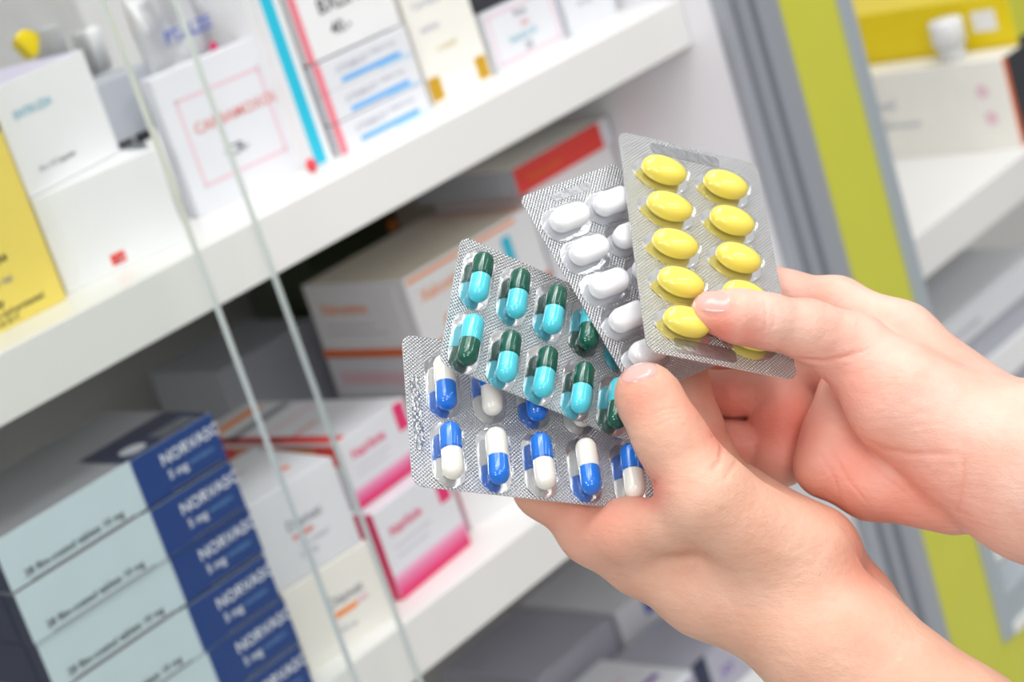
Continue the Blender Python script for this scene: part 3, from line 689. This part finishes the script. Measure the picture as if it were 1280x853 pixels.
def hand(label, groups, vox, creases, blush, cen, mat_):
    V, Q = sdf_mesh(groups, vox); V = smooth_mesh(V, Q, 4)
    V, disp = crease(V, Q, creases)
    u, v = to_px(V); red = np.zeros(len(V))
    for bu, bv, br, st in blush: red = np.maximum(red, st * np.exp(-((u - bu) ** 2 + (v - bv) ** 2) / br ** 2))
    red = np.clip(red + np.clip(-disp, 0, 1) * .4, 0, 1)
    W = (V / 1000) @ R.T; c = (C3(*cen) / 1000) @ R.T
    me = bpy.data.meshes.new('hand')
    me.vertices.add(len(W)); me.vertices.foreach_set('co', (W - c).astype(np.float32).ravel())
    me.loops.add(Q.size); me.loops.foreach_set('vertex_index', Q.astype(np.int32).ravel())
    me.polygons.add(len(Q)); me.polygons.foreach_set('loop_start', np.arange(0, Q.size, 4, dtype=np.int32)); me.polygons.foreach_set('loop_total', np.full(len(Q), 4, np.int32))
    me.update(); me.validate()
    at = me.attributes.new('redness', 'FLOAT', 'POINT'); at.data.foreach_set('value', red.astype(np.float32))
    o = link('hand', me, mat_, smooth=True); o.location = c.tolist()
    tag(o, label, 'hand')
    return o
def nail(parent, cu, cv, ang, hl, hw, tipdir, mats2, sq=2.6, wrap=.32):
    """nail plate laid on the thumb: grid in the thumb tip's own frame, dropped onto the skin."""
    me = parent.data; bvh = BVHTree.FromPolygons([v.co for v in me.vertices], [p_.vertices[:] for p_ in me.polygons])
    loc = Vector(parent.location); b = bmesh.new(); n = 14; rows = []; ca, sa = math.cos(ang), math.sin(ang)
    for i in range(n + 1):
        row = []
        rr = i / n
        for k in range(44):
            t = 2 * math.pi * k / 44; c, s = math.cos(t), math.sin(t)
            x = rr * hl * math.copysign(abs(c) ** (2 / sq), c); y = rr * hw * math.copysign(abs(s) ** (2 / sq), s)
            uu, vv = cu + x * ca - y * sa, cv + x * sa + y * ca
            d = Vector(ray(uu, vv).tolist()).normalized(); h = bvh.ray_cast(-loc, d)
            if h[0] is None:
                h = bvh.find_nearest(-loc + d * float(np.linalg.norm(loc)) ); 
            row.append(b.verts.new(h[0] + h[1] * (.00042 * (1 - rr ** 6) - .00012)))
        rows.append(row)
    for r0, r1, i in zip(rows, rows[1:], range(n)):
        for k in range(44):
            k2 = (k + 1) % 44
            if i:
                f = b.faces.new((r0[k], r1[k], r1[k2], r0[k2])); t = 2 * math.pi * (k + .5) / 44
                f.material_index = 1 if (i + .5) / n * math.cos(t - tipdir) > .80 else 0
    b.faces.new(rows[1])
    bmesh.ops.delete(b, geom=[v for v in b.verts if not v.link_faces], context='VERTS')
    bmesh.ops.recalc_face_normals(b, faces=b.faces)
    o = link('fingernail', b, mats2, parent, smooth=True)
    return o
def skin_mat(name, base, warm, red):
    m = bpy.data.materials.new(name); m.use_nodes = True; nt = m.node_tree; b = nt.nodes['Principled BSDF']
    b.inputs['Roughness'].default_value = .46; b.inputs['Specular IOR Level'].default_value = .35
    b.inputs['Subsurface Weight'].default_value = .12; b.inputs['Subsurface Radius'].default_value = (1, .35, .2); b.inputs['Subsurface Scale'].default_value = .004
    tc = nt.nodes.new('ShaderNodeTexCoord'); n1 = nt.nodes.new('ShaderNodeTexNoise'); n1.inputs['Scale'].default_value = 55; n1.inputs['Detail'].default_value = 5
    nt.links.new(tc.outputs['Object'], n1.inputs['Vector'])
    cr = nt.nodes.new('ShaderNodeValToRGB'); cr.color_ramp.elements[0].position = .35; cr.color_ramp.elements[1].position = .68
    cr.color_ramp.elements[0].color = (*base, 1); cr.color_ramp.elements[1].color = (*warm, 1)
    nt.links.new(n1.outputs['Fac'], cr.inputs[0])
    at = nt.nodes.new('ShaderNodeAttribute'); at.attribute_name = 'redness'
    mx = nt.nodes.new('ShaderNodeMix'); mx.data_type = 'RGBA'; mx.inputs[7].default_value = (*red, 1)
    nt.links.new(at.outputs['Fac'], mx.inputs[0]); nt.links.new(cr.outputs[0], mx.inputs[6]); nt.links.new(mx.outputs[2], b.inputs['Base Color'])
    # fine skin texture: cells and soft unevenness
    vo = nt.nodes.new('ShaderNodeTexVoronoi'); vo.inputs['Scale'].default_value = 1100; vo.feature = 'DISTANCE_TO_EDGE'
    n2 = nt.nodes.new('ShaderNodeTexNoise'); n2.inputs['Scale'].default_value = 260; n2.inputs['Detail'].default_value = 4
    nt.links.new(tc.outputs['Object'], vo.inputs['Vector']); nt.links.new(tc.outputs['Object'], n2.inputs['Vector'])
    b1 = nt.nodes.new('ShaderNodeBump'); b1.inputs['Strength'].default_value = .25; b1.inputs['Distance'].default_value = .0004
    b2 = nt.nodes.new('ShaderNodeBump'); b2.inputs['Strength'].default_value = .35; b2.inputs['Distance'].default_value = .0012
    prev = None
    for rot, st in (((.5, .4, .9), .22), ((.2, -.5, .25), .16)):
        mp = nt.nodes.new('ShaderNodeMapping'); mp.inputs['Rotation'].default_value = rot; mp.inputs['Scale'].default_value = (420, 70, 420)
        nn = nt.nodes.new('ShaderNodeTexNoise'); nn.inputs['Scale'].default_value = 1; nn.inputs['Detail'].default_value = 3
        bb = nt.nodes.new('ShaderNodeBump'); bb.inputs['Strength'].default_value = st; bb.inputs['Distance'].default_value = .0009
        nt.links.new(tc.outputs['Object'], mp.inputs[0]); nt.links.new(mp.outputs[0], nn.inputs['Vector']); nt.links.new(nn.outputs['Fac'], bb.inputs['Height'])
        if prev: nt.links.new(prev, bb.inputs['Normal'])
        prev = bb.outputs[0]
    nt.links.new(prev, b1.inputs['Normal'])
    nt.links.new(vo.outputs['Distance'], b1.inputs['Height']); nt.links.new(n2.outputs['Fac'], b2.inputs['Height']); nt.links.new(b1.outputs[0], b2.inputs['Normal']); nt.links.new(b2.outputs[0], b.inputs['Normal'])
    return m
SKL = skin_mat('skin', srgb(226, 180, 157), srgb(219, 167, 143), srgb(226, 128, 112))
SKR = skin_mat('palm_skin', srgb(234, 194, 178), srgb(226, 177, 158), srgb(226, 122, 104))
NAILM = mat('nail_plate', srgb(226, 172, 165), .2); NAILT = mat('nail_free_edge', srgb(245, 228, 214), .25)
def chain(*pts): return [(C3(*a[:3]), a[3], C3(*b[:3]), b[3]) for a, b in zip(pts, pts[1:])]

# left hand: thumb on the turquoise pack, fingers spread behind the fan
left_groups = [
    (7, 1, chain((975, 735, 620, 19), (1042, 806, 612, 22), (1198, 938, 600, 24.5), (1330, 1050, 588, 28)) + chain((803, 692, 638, 12.5), (885, 730, 628, 16), (985, 768, 620, 19)) +
        chain((880, 640, 640, 15), (1010, 700, 640, 18)) + chain((930, 620, 655, 10), (1010, 690, 650, 15)) + chain((1040, 702, 650, 8.5), (1078, 748, 645, 9), (1110, 800, 635, 12)) + chain((885, 625, 606, 13), (1000, 705, 614, 17)) + chain((840, 655, 613, 9), (785, 665, 626, 9.4), (738, 668, 637, 8.6))),
    (5, 5, chain((806, 490, 615, 8.7), (812, 500, 614, 9.5), (836, 545, 610, 10.4), (882, 618, 608, 13.7))),
    (5, 7, chain((803, 692, 638, 12.5), (748, 660, 641, 10.6), (680, 611, 636, 8.9), (655, 570, 640, 8), (642, 540, 643, 7.5))),
    (4, 5, chain((850, 670, 654, 10), (760, 600, 660, 9), (700, 545, 656, 8), (672, 520, 653, 7.2))),
    (4, 5, chain((890, 640, 664, 9.5), (815, 560, 678, 8.5), (770, 505, 680, 7.6), (750, 480, 678, 7))),
    (3, 4, chain((908, 610, 658, 9), (876, 530, 663, 6.9), (856, 455, 668, 6.7), (852, 430, 670, 6))),
]
left_creases = [([(806, 625), (812, 612), (818, 600)], 5, .7), ([(905, 548), (900, 575), (888, 590)], 3, .6), ([(922, 575), (912, 590), (905, 600)], 3, .4),
    ([(812, 520), (830, 512), (850, 510)], 2, .22), ([(812, 527), (832, 518), (853, 516)], 2, .2), ([(818, 534), (836, 525), (855, 522)], 2, .15), ([(888, 548), (900, 543), (912, 543)], 2, .35), ([(880, 495), (895, 492)], 2, .25), ([(776, 486), (792, 478), (808, 474), (824, 468)], 1.8, .25)]
left_blush = [(800, 500, 30, .35), (812, 615, 26, .8), (740, 640, 60, .45), (895, 545, 22, .6), (885, 500, 40, .45), (690, 650, 40, .3), (1085, 705, 40, .5)]
HL = hand('lower hand with its thumb pressing the turquoise capsule pack, bare forearm', left_groups, .75, left_creases, left_blush, (1000, 740, 615), SKL)
nail(HL, 799, 466, math.radians(-16), 25, 12, math.radians(-90), [NAILM, NAILT])

# right hand: thumb on the yellow pack, palm towards the viewer, fingers curled behind
right_groups = [
    (7, 1, chain((1215, 560, 632, 23), (1300, 590, 622, 27.5), (1440, 640, 608, 30)) + chain((1068, 442, 640, 12), (1130, 500, 632, 17), (1215, 555, 628, 21)) +
        chain((1045, 385, 668, 10.2), (1125, 425, 657, 11.5), (1235, 530, 642, 17)) + chain((1080, 520, 662, 13), (1190, 590, 645, 18))),
    (5, 2.0, chain((1060, 495, 660, 10.5), (1046, 548, 655, 11), (1034, 582, 653, 10), (1090, 600, 648, 12.5), (1190, 605, 637, 16.5))),
    (4, 4, chain((890, 390, 628, 6.8), (925, 396, 627, 8.2), (960, 402, 629, 8.3), (1010, 413, 633, 9.3), (1065, 438, 638, 12.5))),
    (4, 4, chain((1045, 385, 668, 10), (985, 372, 676, 8.6), (900, 335, 700, 8), (850, 310, 706, 7))),
    (4, 3, chain((1030, 430, 672, 9), (960, 425, 686, 8.5), (890, 410, 696, 7.8), (850, 400, 696, 7))),
    (4, .7, chain((980, 470, 680, 9.2), (978, 520, 675, 10.4), (975, 572, 673, 10.4)) + chain((1040, 450, 674, 10), (985, 455, 682, 9)) + chain((1050, 530, 684, 12), (980, 520, 680, 11))),
    (2, .6, chain((962, 491, 676, 7.9), (915, 492, 677, 7.8), (860, 487, 680, 7.2))),
    (2, .6, chain((960, 558, 676, 8.5), (915, 557, 677, 8.3), (860, 549, 682, 7.6))),
    (2, .6, chain((975, 525, 692, 8.5), (915, 525, 694, 8.5), (850, 517, 697, 8))),
    (2, .8, chain((990, 455, 686, 9), (900, 445, 692, 8))),
]
right_creases = [([(1076, 375), (1050, 373), (1020, 372)], 3, .5), ([(1000, 449), (1030, 452), (1060, 445), (1085, 436)], 2.5, .45), ([(1005, 455), (1016, 500), (1045, 535), (1085, 558), (1140, 568), (1195, 567)], 4, .3),
    ([(1030, 470), (1045, 510), (1070, 540)], 2, .3), ([(1040, 560), (1060, 600), (1085, 630)], 2, .3), ([(1075, 565), (1110, 600), (1135, 620)], 2, .25), ([(1020, 560), (1040, 590), (1050, 620)], 2, .25),
    ([(955, 375), (958, 395), (954, 418)], 2, .3), ([(965, 378), (969, 395), (966, 412)], 2, .2), ([(950, 378), (951, 390)], 2, .15), ([(1205, 570), (1203, 610), (1195, 650)], 3, .3),
    ([(1060, 470), (1100, 455), (1140, 470)], 2, .12), ([(1075, 495), (1120, 480), (1160, 500)], 2, .12), ([(1090, 520), (1130, 505), (1165, 520)], 2, .1), ([(1005, 352), (1010, 362), (1012, 372)], 2, .3), ([(945, 480), (944, 505)], 2.2, .25),
    ([(914, 366), (917, 378), (915, 390), (905, 395), (888, 396), (872, 388)], 1.6, .25)]
right_blush = [(900, 415, 30, .75), (935, 420, 28, .55), (975, 530, 66, .85), (915, 500, 46, .75), (915, 560, 46, .7), (1060, 490, 60, .4), (1060, 590, 75, .5), (1130, 625, 80, .45), (1010, 350, 30, .35), (1180, 620, 50, .3)]
HR = hand('upper hand with palm open and thumb pressing the yellow tablet pack', right_groups, .75, right_creases, right_blush, (1100, 500, 640), SKR)
nail(HR, 889, 377, math.radians(6), 25, 15.5, math.radians(170), [NAILM, NAILT])
